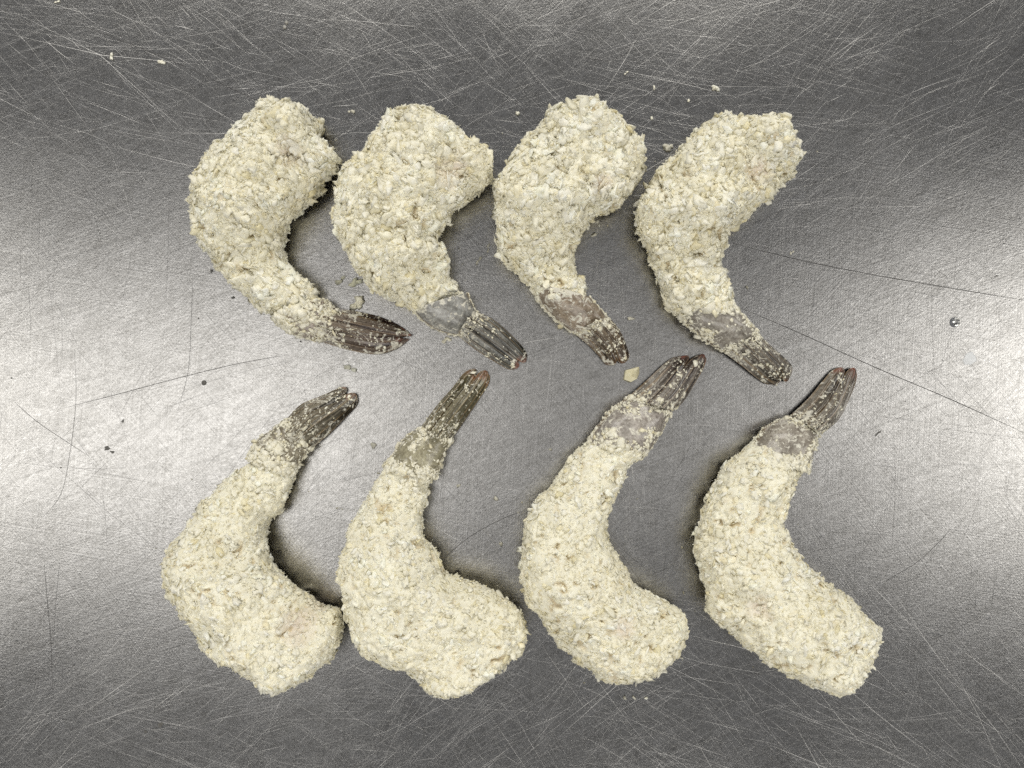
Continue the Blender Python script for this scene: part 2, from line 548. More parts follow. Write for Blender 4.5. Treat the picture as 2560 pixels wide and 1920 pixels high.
# ------------------------------------------------------------------ prawns
PRAWNS = [
 dict(org=(440, 230), sc=2.370, label="breaded prawn at left end of upper row, dark red tail pointing right",
  body=[(600,1365,850,1235),(430,1240,795,1130),(290,1130,705,1050),(190,1000,650,950),(100,860,655,850),(80,700,700,760),(95,570,775,685),
        (170,430,850,605),(270,310,905,510),(345,220,960,410),(440,150,925,330),(505,85,862,290),(600,68,835,190)], tip=(745,92),
  seg=[(560,1345,850,1225),(650,1405,885,1240),(760,1455,915,1265),(845,1470,960,1290)],
  fan=[(815,1462,930,1280),(960,1512,1040,1292),(1160,1553,1190,1325),(1290,1525,1310,1375),(1375,1470,1400,1425)],
  bumps=[(700,170,90,2),(560,260,55,-1.6),(740,400,110,-2.2),(900,400,60,1.5),(690,620,60,-1.5)],
  base=(0.20,0.17,0.14), dark=(0.055,0.022,0.018), tipc=(0.26,0.10,0.07), bare=(680,370,75), flour=0.13, messy=1.0),
 dict(org=(800, 230), sc=2.3047, label="breaded prawn second from left in upper row, bluish grey shell and blackish green tail",
  body=[(575,1300,850,1185),(455,1235,795,1085),(310,1140,745,1000),(190,1020,735,920),(110,900,685,850),(75,770,715,790),(72,640,745,720),
        (90,540,800,680),(130,440,860,655),(220,355,930,590),(300,240,990,540),(360,165,1000,420),(425,108,950,330),(530,80,860,290),(620,95,815,225)], tip=(735,140),
  seg=[(540,1260,855,1160),(590,1310,860,1195),(690,1372,885,1240),(790,1405,915,1275)],
  fan=[(790,1400,900,1260),(890,1480,1000,1310),(1000,1550,1100,1395),(1080,1595,1180,1480),(1120,1608,1215,1530)],
  bumps=[(760,450,110,-2.8),(920,400,75,1.6),(460,230,120,1),(640,640,60,-1.2)],
  base=(0.215,0.214,0.200), dark=(0.022,0.026,0.018), tipc=(0.30,0.16,0.13), bare=(770,450,85), flour=0.06, messy=0.55),
 dict(org=(1180, 230), sc=2.304, label="breaded prawn third from left in upper row, short brown floured tail beside wedge-shaped crumb",
  body=[(370,1170,715,1230),(285,1100,665,1130),(215,990,615,1010),(160,910,605,935),(120,800,625,860),(108,690,665,815),(112,570,725,750),
        (140,490,815,680),(205,400,885,630),(270,300,950,540),(345,215,995,400),(390,150,975,290),(465,100,895,215),(560,75,820,150)], tip=(690,85),
  seg=[(340,1110,690,1190),(400,1215,720,1230),(490,1310,755,1265),(590,1392,800,1310)],
  fan=[(585,1385,790,1290),(670,1455,850,1365),(730,1515,885,1430),(765,1560,912,1510),(785,1582,922,1552)],
  bumps=[(650,180,120,1.6),(720,690,60,-2.5),(600,480,60,-1.0),(900,350,70,1)],
  base=(0.20,0.165,0.125), dark=(0.075,0.048,0.028), tipc=(0.20,0.14,0.10), bare=(740,540,50), flour=0.12, messy=0.8),
 dict(org=(1560, 270), sc=2.304, label="breaded prawn at right end of upper row, grey shell and long dark tail",
  body=[(290,1165,660,1185),(220,1110,640,1090),(185,1020,612,980),(150,920,570,890),(122,830,592,800),(85,730,628,720),(70,640,685,650),
        (92,540,765,590),(140,440,860,530),(200,340,930,450),(270,260,990,370),(350,195,1038,300),(430,118,1030,245),(520,75,985,195),(630,82,930,150)], tip=(815,112),
  seg=[(290,1130,655,1150),(330,1210,690,1210),(440,1315,750,1270),(575,1402,800,1325)],
  fan=[(565,1395,785,1305),(680,1480,880,1390),(770,1550,960,1460),(830,1588,985,1500),(870,1600,985,1565)],
  bumps=[(740,380,110,-2.4),(850,170,90,1.8),(560,400,60,-1.0)],
  base=(0.205,0.19,0.165), dark=(0.045,0.036,0.030), tipc=(0.24,0.15,0.10), bare=(770,370,70), flour=0.09, messy=0.6),
 dict(org=(380, 930), sc=1.998, label="breaded prawn at left end of lower row, crumbed tail with notched black and pink tip",
  body=[(515,365,725,445),(430,480,695,570),(320,570,645,695),(210,690,582,780),(130,810,588,890),(75,920,620,970),(55,1000,700,1040),
        (105,1130,780,1110),(165,1230,870,1165),(220,1320,940,1195),(245,1400,962,1300),(340,1425,930,1400),(450,1485,880,1455),(555,1570,795,1515)], tip=(685,1585),
  seg=[(470,430,710,520),(530,335,735,440),(600,290,770,405),(660,235,800,385)],
  fan=[(650,255,795,385),(735,165,880,310),(830,122,950,240),(890,95,1010,175),(945,60,1045,135)],
  bumps=[(300,1330,65,-2),(420,1340,90,1.4),(740,1260,90,-1.2),(600,1580,60,1)],
  base=(0.20,0.18,0.135), dark=(0.045,0.035,0.022), tipc=(0.33,0.22,0.17), bare=(740,1260,80), flour=0.12, messy=0.85),
 dict(org=(800, 880), sc=1.885, label="breaded prawn second from left in lower row, tail with yellow edges and red tip",
  body=[(310,510,545,590),(270,580,522,670),(205,690,502,750),(150,760,502,830),(110,880,520,890),(85,980,570,970),(85,1070,610,1045),
        (100,1160,720,1090),(120,1260,800,1120),(150,1360,880,1180),(190,1430,950,1240),(320,1470,987,1310),(430,1530,980,1390),(490,1600,900,1450),(570,1618,800,1500)], tip=(690,1590),
  seg=[(295,540,545,600),(340,490,560,545),(400,405,585,470),(470,355,625,420)],
  fan=[(470,360,615,420),(550,250,690,310),(625,165,750,220),(670,105,795,150),(705,70,818,95)],
  bumps=[(850,1190,120,1.5),(640,1430,80,-1.5),(480,1280,60,-1.0)],
  base=(0.235,0.22,0.155), dark=(0.10,0.085,0.035), tipc=(0.24,0.085,0.045), bare=(420,560,45), flour=0.06, messy=0.6),
 dict(org=(1250, 850), sc=1.886, label="breaded prawn third from left in lower row, mauve grey tail with dark red tip",
  body=[(425,455,685,540),(310,560,625,610),(240,670,592,680),(160,760,555,760),(110,850,532,860),(92,950,525,955),(82,1040,570,1035),
        (92,1130,615,1110),(105,1220,690,1180),(160,1290,790,1240),(215,1370,890,1310),(285,1440,885,1420),(350,1520,840,1490),(450,1575,770,1560)], tip=(635,1598),
  seg=[(410,480,670,560),(455,420,715,500),(530,330,765,420),(615,262,815,345)],
  fan=[(605,270,815,340),(700,185,870,290),(770,120,925,205),(815,85,970,130),(850,72,1012,62)],
  bumps=[(640,1230,70,-1.2),(300,1000,120,1.0),(780,1380,70,-1)],
  base=(0.250,0.232,0.208), dark=(0.060,0.040,0.036), tipc=(0.22,0.04,0.025), bare=(560,1330,50), flour=0.05, messy=0.5),
 dict(org=(1680, 880), sc=1.843, label="breaded prawn at right end of lower row, square cut end and broad bare brown tail",
  body=[(335,455,625,540),(210,560,600,600),(150,680,545,700),(120,800,518,790),(92,890,550,880),(120,980,605,965),(145,1080,690,1045),
        (150,1190,800,1110),(230,1270,880,1180),(310,1360,965,1250),(400,1420,962,1315),(520,1485,918,1390),(650,1545,872,1470),(725,1580,830,1545)], tip=(780,1580),
  seg=[(330,480,630,555),(385,415,640,490),(440,345,665,430),(550,295,690,375)],
  fan=[(545,300,690,385),(640,210,775,315),(700,140,825,230),(745,90,862,140),(775,65,886,75)],
  bumps=[(290,1130,50,-1.5),(400,1150,60,-1.0),(700,1250,120,1.2)],
  base=(0.225,0.207,0.175), dark=(0.070,0.050,0.036), tipc=(0.24,0.085,0.055), bare=(390,1160,50), flour=0.08, messy=0.5),
]

def swept(O, I, n, m, hfac, hmax, lowfac, sq=2.3, blunt=False):
    """tube between the two silhouettes O and I (n,2 each), resting on the worktop"""
    c = (O + I) / 2
    w = np.linalg.norm(O - I, axis=1) / 2
    h = np.minimum(w * 2 * hfac, hmax)
    if blunt:                      # the chopped head end keeps its height almost to the cut
        t = np.linspace(0, 1, n)
        k = n // 9
        hq = np.pad(h, k, mode='edge')
        hm = np.array([hq[i:i + 2 * k + 1].max() for i in range(n)])
        f = np.clip((t - 0.55) / 0.15, 0, 1)
        h = (h * (1 - f) + hm * f) * np.clip((1.0 - t) / 0.06, 0.15, 1) ** 0.4
    k = 7
    hp = np.pad(h, k, mode='edge'); h = np.array([hp[i:i + 2 * k + 1].mean() for i in range(n)])
    th = np.linspace(0, 2 * math.pi, m, endpoint=False)
    ct, st = np.cos(th), np.sin(th)
    X = np.sign(ct) * np.abs(ct) ** (2 / sq); Z = np.sign(st) * np.abs(st) ** (2 / sq)
    zc = h * lowfac
    across = (O - I) / 2
    V = np.zeros((n, m, 3))
    V[:, :, :2] = c[:, None] + across[:, None] * X[None, :, None]
    up = np.where(Z > 0, Z, 0)[None] * (h - zc)[:, None]
    dn = np.where(Z < 0, np.abs(Z) ** 0.8, 0)[None] * zc[:, None]
    V[:, :, 2] = zc[:, None] + up - dn
    return V.reshape(-1, 3), w, h

def orient(V, F):
    """make faces point outwards"""
    c = V.mean(0)
    n = np.cross(V[F[:, 2]] - V[F[:, 0]], V[F[:, 3]] - V[F[:, 1]])
    vol = (V[F[:, 0]] * n).sum()
    return F[:, ::-1] if vol < 0 else F

def build_prawn(idx, d):
    r = np.random.default_rng(100 + idx)
    ox, oy = d["org"]; s = d["sc"]
    def src(a):
        a = np.asarray(a, float)
        return np.stack([a[..., 0] / s + ox, a[..., 1] / s + oy], -1)
    root = bpy.data.objects.new("breaded_prawn", None)
    root.empty_display_size = 0.01
    col.objects.link(root)
    tag(root, d["label"], "prawn", "breaded prawns laid out in two rows")

    # ---------- body outline -> world
    B = np.array(d["body"], float)
    G1 = np.array(d["seg"][1], float) * 0.55 + np.array(d["seg"][2], float) * 0.45
    gm = (G1[:2] + G1[2:]) / 2
    B = np.vstack([np.concatenate([gm + (G1[:2] - gm) * 0.80, gm + (G1[2:] - gm) * 0.80]), B])
    O = src(B[:, :2]); I = src(B[:, 2:])
    tipp = src(np.array(d["tip"]))
    mid = (O[-1] + I[-1]) / 2
    for f, wf in ((0.55, 0.78), (0.85, 0.45), (1.0, 0.12)):      # rounded end
        c = mid * (1 - f) + tipp * f
        O = np.vstack([O, c + (B[-1, :2] / s + (ox, oy) - mid) * wf]); I = np.vstack([I, c + (B[-1, 2:] / s + (ox, oy) - mid) * wf])
    zmid = np.linspace(0.009, 0.0155, len(O))
    Ow = px(O[:, 0], O[:, 1], zmid)[:, :2]; Iw = px(I[:, 0], I[:, 1], zmid)[:, :2]
    # pull in for the thickness of the crumbs
    dv = (Ow - Iw); L = np.linalg.norm(dv, axis=1, keepdims=True)
    sh = np.minimum(0.0011, L * 0.2)
    sh[1] = 0.0007; sh[0] = 0.0
    Ow = Ow - dv / L * sh; Iw = Iw + dv / L * sh
    cm = (Ow + Iw) / 2
    t = np.concatenate([[0], np.cumsum(np.maximum(np.linalg.norm(np.diff(cm, axis=0), axis=1),
                                                0.5 * np.maximum(np.linalg.norm(np.diff(Ow, axis=0), axis=1), np.linalg.norm(np.diff(Iw, axis=0), axis=1))))])
    t /= t[-1]
    n, m = 240, 150
    S = spline(np.hstack([Ow, Iw]), t, n)
    V, w, h = swept(S[:, :2], S[:, 2:], n, m, 0.74, 0.0265, 0.46, blunt=True)
    # heads end in a fuller rounded block
    F = ring_faces(n, m)
    V = np.vstack([V, V[:m].mean(0), V[(n - 1) * m:n * m].mean(0)])
    a, b = n * m, n * m + 1
    j = np.arange(m); j2 = (j + 1) % m
    capA = np.stack([np.full(m, a), np.full(m, a), j2, j], -1)
    capB = np.stack([np.full(m, b), np.full(m, b), (n - 1) * m + j, (n - 1) * m + j2], -1)
    ax = np.vstack([np.gradient(S[:, :2] + S[:, 2:], axis=0)])
    ax = ax / np.linalg.norm(ax, axis=1, keepdims=True)
    tt = np.linspace(0, 1, n)
    rag = vnoise(np.repeat((V[:m] * 1.0)[None], n, 0).reshape(-1, 3), 0.0050, idx + 900) * 0.0050 * np.repeat(np.clip(1 - tt / 0.10, 0, 1), m)
    V[:n * m, :2] += np.repeat(ax, m, 0) * rag[:, None]
    F = orient(V, F)
    N = normals_of(V, F)
    N[a] = N[b] = (0, 0, 1)
    seed = idx * 31
    P0 = V.copy()
    fine = 0.80 if idx >= 4 else 1.10          # the lower row is crumbed more finely
    wp = P0 + 0.0009 * np.stack([vnoise(P0, 0.0016, seed + 80 + q) for q in range(3)], -1)
    def billow(sc, sd):
        return 1 - 2 * np.abs(vnoise(wp, sc, sd)) ** 0.8
    disp = 0.0011 * vnoise(P0, 0.011, seed) + 0.0008 * vnoise(P0, 0.0050, seed + 1) - 0.00075 * fine * billow(0.0040 * fine, seed + 2) \
        - 0.00040 * fine * billow(0.0019 * fine, seed + 3) - 0.00008 * billow(0.0009, seed + 4)
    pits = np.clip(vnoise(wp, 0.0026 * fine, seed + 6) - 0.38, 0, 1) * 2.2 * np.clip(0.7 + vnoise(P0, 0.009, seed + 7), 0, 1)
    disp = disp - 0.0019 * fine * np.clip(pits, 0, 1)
    for (bx, by, br, bz) in d.get("bumps", ()):
        bc = px(*src(np.array((bx, by), float)), 0.02)[:2]; rw = br / s * VIEW_W / 2560
        disp = disp + bz * 0.0014 * np.exp(-(((P0[:, :2] - bc) / rw) ** 2).sum(1)) * np.clip(N[:, 2] + 0.4, 0, 1)
    fade = np.clip(np.concatenate([np.repeat(np.linspace(0, 1, n), m), [0, 1]]) * 9, 0.6, 1)
    V = V + N * (disp * fade)[:, None]
    V[:, 2] = np.maximum(V[:, 2], 0.0004)
    bare_c = px(*src(np.array(d["bare"][:2], float)), 0.02)[:2]
    bare_r = d["bare"][2] / s * VIEW_W / 2560
    def bareness(Q):
        dd = np.linalg.norm((Q[:, :2] - bare_c) / bare_r, axis=1) + 0.35 * vnoise(Q, 0.004, seed + 9)
        return np.clip(1.25 - dd, 0, 1) ** 0.8
    bn = bareness(V)
    tint = CREAM * 0.97 + 0.05 * vnoise(P0, 0.003, seed + 5)[:, None] * np.array((1, 1, 0.8))
    tint = tint * (1 - 0.75 * bn[:, None]) + PINK * 0.75 * bn[:, None]
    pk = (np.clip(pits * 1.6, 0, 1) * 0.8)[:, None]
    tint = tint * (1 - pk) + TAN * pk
    # tri caps are degenerate quads: add as one fan of separate small mesh rows instead
    Fq = np.vstack([F])
    me_V, me_F = V, Fq

    # ---------- crumbs over the coat
    Nn = normals_of(V, F); Nn[a] = Nn[b] = (0, 0, 1)
    wgt = np.clip((V[:, 2] - 0.0010) / 0.002, 0, 1) * np.clip(Nn[:, 2] + 0.85, 0.12, 1)
    along = np.concatenate([np.repeat(np.linspace(0, 1, n), m), [0, 1]])
    patch = vnoise(P0, 0.007, seed + 20)
    parts_V, parts_F, parts_C = [me_V], [], [tint]
    thin = [np.zeros(len(me_V))]
    off = len(me_V)
    triF = [np.vstack([Fq[:, [0, 1, 2]], Fq[:, [0, 2, 3]], capA[:, 1:], capB[:, 1:]])]
    # small crumbs
    for (cnt, lo, hi, el, thk, variants, faces, lift, tilt) in (
            (2600, 0.00018, 0.00045, (1.0, 1.8), (0.5, 1.0), VAR0, ICO0F, 0.25, 0.8),
            (1450, 0.00036, 0.00145, (1.0, 2.0), (0.30, 0.65), VAR1, ICO1F, -0.05, 0.42),
            (1200, 0.00022, 0.00042, (1.6, 2.8), (0.5, 0.9), VAR0, ICO0F, 0.7, 1.2)):
        Pp, ti, uu = sample_surface(V, F, cnt, r, wgt)
        NN = Nn[ti].mean(1); NN /= np.linalg.norm(NN, axis=1, keepdims=True)
        sz = (lo + (hi - lo) * r.random(cnt) ** 1.8) * fine
        bnp = bareness(Pp)
        al = along[ti].mean(1)
        sz = sz * (1 - 0.15 * bnp) * np.clip(0.50 + al * 4, 0.5, 1.0)
        pv, pf, ci = crumb_cloud(Pp, NN, sz, r.uniform(*el, cnt), r.uniform(*thk, cnt), np.full(cnt, lift), variants, faces, r, tilt)
        pv[:, 2] = np.maximum(pv[:, 2], 0.00015)
        ct = crumb_tints(cnt, r) 
        dark = np.clip(patch[ti].mean(1) * 0.5, -0.06, 0.05)[:, None]
        ct = ct + dark * np.array((0.6, 0.7, 1.0))
        ct = ct * (1 - 0.35 * bnp[:, None]) + np.array((0.74, 0.66, 0.56)) * 0.35 * bnp[:, None]
        parts_V.append(pv); triF.append(pf + off); parts_C.append(ct[ci]); thin.append(np.zeros(len(pv))); off += len(pv)
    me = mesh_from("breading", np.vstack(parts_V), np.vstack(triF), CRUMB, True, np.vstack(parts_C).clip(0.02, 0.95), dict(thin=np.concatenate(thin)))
    link("breading", me, root, kind="stuff")

    # ---------- single flakes that stand out
    nf = 34
    wf = wgt * np.clip(Nn[:, 2], 0, 1) * (1 - bn) * (along > 0.08)
    Pp, ti, uu = sample_surface(V, F, nf, r, wf)
    NN = Nn[ti].mean(1)
    for q in range(nf):
        o = link("crumb_flake", FLAKES[int(r.integers(0, len(FLAKES)))], root)
        zq = Vector(NN[q] + r.normal(0, 0.35, 3)).normalized()
        o.rotation_mode = 'QUATERNION'
        o.rotation_quaternion = zq.to_track_quat('Z', 'Y') @ Matrix.Rotation(r.uniform(0, 6.28), 3, 'Z').to_quaternion()
        k = r.uniform(1.1, 2.2) * fine
        o.scale = (k, k, k * 0.9)
        o.location = Vector(Pp[q] + NN[q] * 0.0003)

    # ---------- last shell segment
    G = np.array(d["seg"], float)
    zt = 0.007
    def edges(G, z):
        O = px(*src(G[:, :2]).T, z)[:, :2]; I = px(*src(G[:, 2:]).T, z)[:, :2]
        return np.hstack([O, I])
    E = edges(G, zt)
    ns, ms = 46, 56
    S = spline(E, np.linspace(0, 1, len(E)), ns)
    c = (S[:, :2] + S[:, 2:]) / 2
    v = np.linspace(0, 1, ns)
    squeeze = (0.98 + 0.06 * np.sin(v * math.pi) - 0.10 * np.clip((v - 0.93) / 0.07, 0, 1) ** 2)[:, None]
    So = c + (S[:, :2] - c) * squeeze; Si = c + (S[:, 2:] - c) * squeeze
    SV, sw, shh = swept(So, Si, ns, ms, 0.72, 0.016, 0.42, 2.15)
    SF = orient(SV, ring_faces(ns, ms))
    SN = normals_of(SV, SF)
    SV = SV + SN * (0.00025 * vnoise(SV, 0.004, seed + 40))[:, None]
    SV[:, 2] = np.maximum(SV[:, 2], 0.0003)
    th = np.tile(np.linspace(0, 2 * math.pi, ms, endpoint=False), ns)
    sv = np.repeat(v, ms)
    base = np.array(d["base"]) * 1.15; dark = np.array(d["dark"]); tipc = np.array(d["tipc"]) * np.array((1.20, 0.90, 0.85))
    amber = np.array((0.25, 0.150, 0.045))
    edge = np.clip((np.abs(np.cos(th)) - 0.93) / 0.05, 0, 1)
    rim = np.clip((sv - 0.93) / 0.05, 0, 1)
    k = np.clip(edge * 0.8 + rim * 0.7, 0, 1)[:, None]
    mott = (1 + 0.22 * vnoise(SV, 0.0035, seed + 41) + 0.15 * vnoise(SV, 0.0012, seed + 42))[:, None]
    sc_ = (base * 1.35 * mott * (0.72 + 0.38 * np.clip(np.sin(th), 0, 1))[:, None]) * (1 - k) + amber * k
    fl = d["flour"] * (0.5 + 0.35 * vnoise(SV, 0.006, seed + 43)) + 0.10 * np.clip(1 - sv * 4, 0, 1) + 0.05 * edge
    capj = np.arange(ms)
    e0 = len(SV)
    SVc = np.vstack([SV, SV[(ns - 1) * ms:].mean(0)])
    tri = np.vstack([SF[:, [0, 1, 2]], SF[:, [0, 2, 3]], np.stack([np.full(ms, e0), (ns - 1) * ms + capj, (ns - 1) * ms + (capj + 1) % ms], -1)])
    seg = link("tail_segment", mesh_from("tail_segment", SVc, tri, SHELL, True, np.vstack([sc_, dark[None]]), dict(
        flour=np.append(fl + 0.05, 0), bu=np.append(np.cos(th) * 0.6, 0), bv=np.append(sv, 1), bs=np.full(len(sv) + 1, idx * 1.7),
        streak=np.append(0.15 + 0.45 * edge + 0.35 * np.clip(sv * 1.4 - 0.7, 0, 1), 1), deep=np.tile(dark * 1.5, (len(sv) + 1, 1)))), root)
    seg["label"] = "smooth grey shell segment before the tail fan"

    # ---------- tail fan of overlapping blades
    FE = edges(np.array(d["fan"], float), 0.004)
    nv = 48
    FS = spline(FE, np.linspace(0, 1, len(FE)), nv)
    fan = bpy.data.objects.new("tail_fan", None); fan.empty_display_size = 0.005
    col.objects.link(fan); fan.parent = root
    j0 = shh[-1]
    fan_surf = []
    def blade(name, u0, u1, v0, v1, lift, arch, ridges, round_, shade, thick=0.0005):
        nu = 22
        vv = np.linspace(v0, v1, nv); q = np.linspace(-1, 1, nu)
        Sx = np.stack([np.interp(vv, np.linspace(0, 1, nv), FS[:, k]) for k in range(4)], -1)
        s01 = (vv - v0) / (v1 - v0)
        wid = np.sqrt(np.clip(1 - np.clip((s01 - round_) / (1 - round_), 0, 1) ** 2.2, 0.02, 1)) * np.clip(0.98 + s01 * 1.2, 0, 1)
        uc = (u0 + u1) / 2; uh = (u1 - u0) / 2
        U = uc + uh * q[None, :] * wid[:, None]
        P = Sx[:, None, :2] * (1 - U[..., None]) + Sx[:, None, 2:] * U[..., None]
        jit = np.random.default_rng(seed + int(u0 * 100))
        hump = (1 - (2 * U - 1) ** 2)
        zb = (j0 * 0.80 * np.clip(1 - vv, 0, 1) ** 1.2)[:, None] * (0.25 + 0.75 * hump) + 0.0010
        zb = zb + lift * (1 - 0.55 * s01[:, None]) + arch * (1 - q[None] ** 2) * (0.35 + 0.65 * (1 - s01[:, None]))
        rd = 0
        for (rq, ra) in ridges:
            rd = rd + ra * np.exp(-((q[None] - rq) / 0.11) ** 2) * np.clip(1.15 - s01[:, None], 0, 1)
        zb = zb + rd
        top = np.concatenate([P, zb[..., None]], -1).reshape(-1, 3)
        top[:, 2] += 0.00022 * vnoise(top, 0.003, seed + 60)
        bot = top.copy(); bot[:, 2] = np.maximum(bot[:, 2] - thick, 0.0002); top[:, 2] = np.maximum(top[:, 2], bot[:, 2] + 0.00015)
        VV = np.vstack([top, bot])
        gf = grid_faces(nv, nu)
        k0 = nv * nu
        side = []
        for i in range(nv - 1):
            side.append((i * nu, (i + 1) * nu, (i + 1) * nu + k0, i * nu + k0))
            side.append(((i + 1) * nu + nu - 1, i * nu + nu - 1, i * nu + nu - 1 + k0, (i + 1) * nu + nu - 1 + k0))
        for jx in range(nu - 1):
            side.append((jx + 1, jx, jx + k0, jx + 1 + k0))
            side.append(((nv - 1) * nu + jx, (nv - 1) * nu + jx + 1, (nv - 1) * nu + jx + 1 + k0, (nv - 1) * nu + jx + k0))
        nrm = np.cross(top[gf[0, 1]] - top[gf[0, 0]], top[gf[0, 3]] - top[gf[0, 0]])[2]
        FF = np.vstack([gf, gf[:, ::-1] + k0, np.array(side)])
        if nrm < 0:
            FF = FF[:, ::-1]
        ss = np.tile(np.repeat(s01, nu), 2); qq = np.tile(np.tile(q, nv), 2)
        va = np.tile(np.repeat(vv, nu), 2)
        stri = 0.5 + 0.5 * np.sin(qq * 23 + 2.0 * vnoise(VV * np.array((1, 1, 0.2)), 0.006, seed + 62))
        kd = np.clip((va - 0.10) / 0.55, 0, 1) * shade * 1.5
        kd = np.clip(kd * (0.30 + 0.35 * vnoise(VV, 0.005, seed + 61)), 0, 1)[:, None]
        cc = base * 1.15 * (1 - kd) + dark * kd
        kt = np.clip((va - 0.76 + 0.16 * vnoise(VV, 0.0022, seed + 63)) / 0.22, 0, 1)[:, None] * 0.85
        cc = cc * (1 - kt) + tipc * kt
        ke = (np.clip((np.abs(qq) - 0.86) / 0.1, 0, 1) * 0.8)[:, None]
        for (rq, ra) in ridges:
            ke = np.maximum(ke, (np.exp(-((qq - rq) / 0.07) ** 2) * 0.55)[:, None])
        cc = cc * (1 - ke) + amber * 1.1 * ke
        fl = 0.005 + d["flour"] * (0.7 + 0.6 * vnoise(VV, 0.005, seed + 64)) + 0.08 * np.clip(1 - ss * 3, 0, 1)
        o = link(name, mesh_from(name, VV, FF, SHELL, True, cc.clip(0.01, 0.9), dict(flour=fl, bu=qq, bv=va, bs=np.full(len(qq), idx * 1.7 + u0 * 9),
                 streak=np.clip(0.45 + va * 0.9, 0, 1.0) * shade * (1 - kt[:, 0] * 0.6), deep=np.tile(dark * 0.4, (len(qq), 1)))), fan)
        fan_surf.append((top, gf if nrm > 0 else gf[:, ::-1], np.repeat(vv, nu)))
        return o
    sway = r.uniform(-0.05, 0.05)
    blade("tail_blade", 0.0, 0.46 + sway, 0.02, 0.97, 0.0000, 0.0013, ((0.15, 0.0010), (-0.45, 0.0005)), 0.72, 0.55)
    blade("tail_blade", 0.54 + sway, 1.0, 0.02, 0.93, 0.0000, 0.0013, ((-0.15, 0.0010), (0.45, 0.0005)), 0.72, 1.0)
    blade("tail_blade", 0.13, 0.53 + sway, -0.0, 0.89, 0.0013, 0.0012, ((0.0, 0.0011), (0.55, 0.0006)), 0.66, 1.0)
    blade("tail_blade", 0.47 + sway, 0.88, -0.0, 1.0, 0.0015, 0.0012, ((0.0, 0.0011), (-0.55, 0.0006)), 0.70, 0.85)
    blade("tail_spine", 0.39 + sway, 0.61 + sway, -0.03, 0.60, 0.0030, 0.0018, ((0.0, 0.0009),), 0.20, 0.45)

    # ---------- crumbs clinging to shell and tail
    tv, tf, tc_ = [], [], []
    off = 0
    segw = np.clip(SN[:, 2] + 0.3, 0, 1) * np.clip((SV[:, 2] - 0.001) / 0.002, 0, 1)
    sp = vnoise(SV, 0.0042, seed + 70)
    segw = segw * (np.clip(1 - sv * 3.0, 0, 1) * 1.5 + 1.8 * np.clip((sv - 0.86) / 0.1, 0, 1) + d["messy"] * 2.2 * (sp > 0.30) + 0.8 * edge + 0.02 + 1.2 * max(0.0, d["messy"] - 0.7))
    cnt = int(800 * (0.5 + d["messy"]))
    Pp, ti, uu = sample_surface(SV, SF, cnt, r, segw)
    NN = SN[ti].mean(1)
    groups = [(Pp, NN)]
    for (top, gf, va) in fan_surf:
        bn_ = normals_of(top, gf)
        bw = (vnoise(top, 0.0030, seed + 71) > 0.30) * 1.4 * (0.35 + 0.65 * d["messy"]) + 1.3 * np.clip(1 - va * 4.5, 0, 1) + 0.03
        c2 = int(70 * (0.4 + d["messy"]))
        q1, q2, q3 = sample_surface(top, gf, c2, r, bw)
        groups.append((q1, bn_[q2].mean(1)))
    for gi, (Pp, NN) in enumerate(groups):
        nn = len(Pp)
        NN = NN / np.maximum(np.linalg.norm(NN, axis=1, keepdims=True), 1e-9)
        sz = np.exp(r.normal(math.log(0.00028 if gi == 0 else 0.00020), 0.50, nn)).clip(0.00010, 0.0010)
        if gi == 0:
            near = np.linalg.norm(Pp[:, :2] - (E[0, :2] + E[0, 2:]) / 2, axis=1) / np.linalg.norm(E[-1, :2] - E[0, :2])
            sz = sz * (1 + 0.6 * np.clip(1.1 - near * 2.0, 0, 1)) * (1 + 0.5 * max(0.0, d["messy"] - 0.7))
        pv, pf, ci = crumb_cloud(Pp, NN, sz, r.uniform(1.0, 1.9, nn), r.uniform(0.45, 0.9, nn), np.full(nn, 0.1), VAR0, ICO0F, r, 0.45)
        pv[:, 2] = np.maximum(pv[:, 2], 0.00012)
        tv.append(pv); tf.append(pf + off); tc_.append((crumb_tints(nn, r, 0.08) * 0.95 * np.array((0.99, 0.985, 0.98)))[ci]); off += len(pv)
    link("tail_crumbs", mesh_from("tail_crumbs", np.vstack(tv), np.vstack(tf), CRUMB, True, np.vstack(tc_).clip(0.02, 0.95)), root, kind="stuff")
    return root

for i, d in enumerate(PRAWNS):
    build_prawn(i, d)

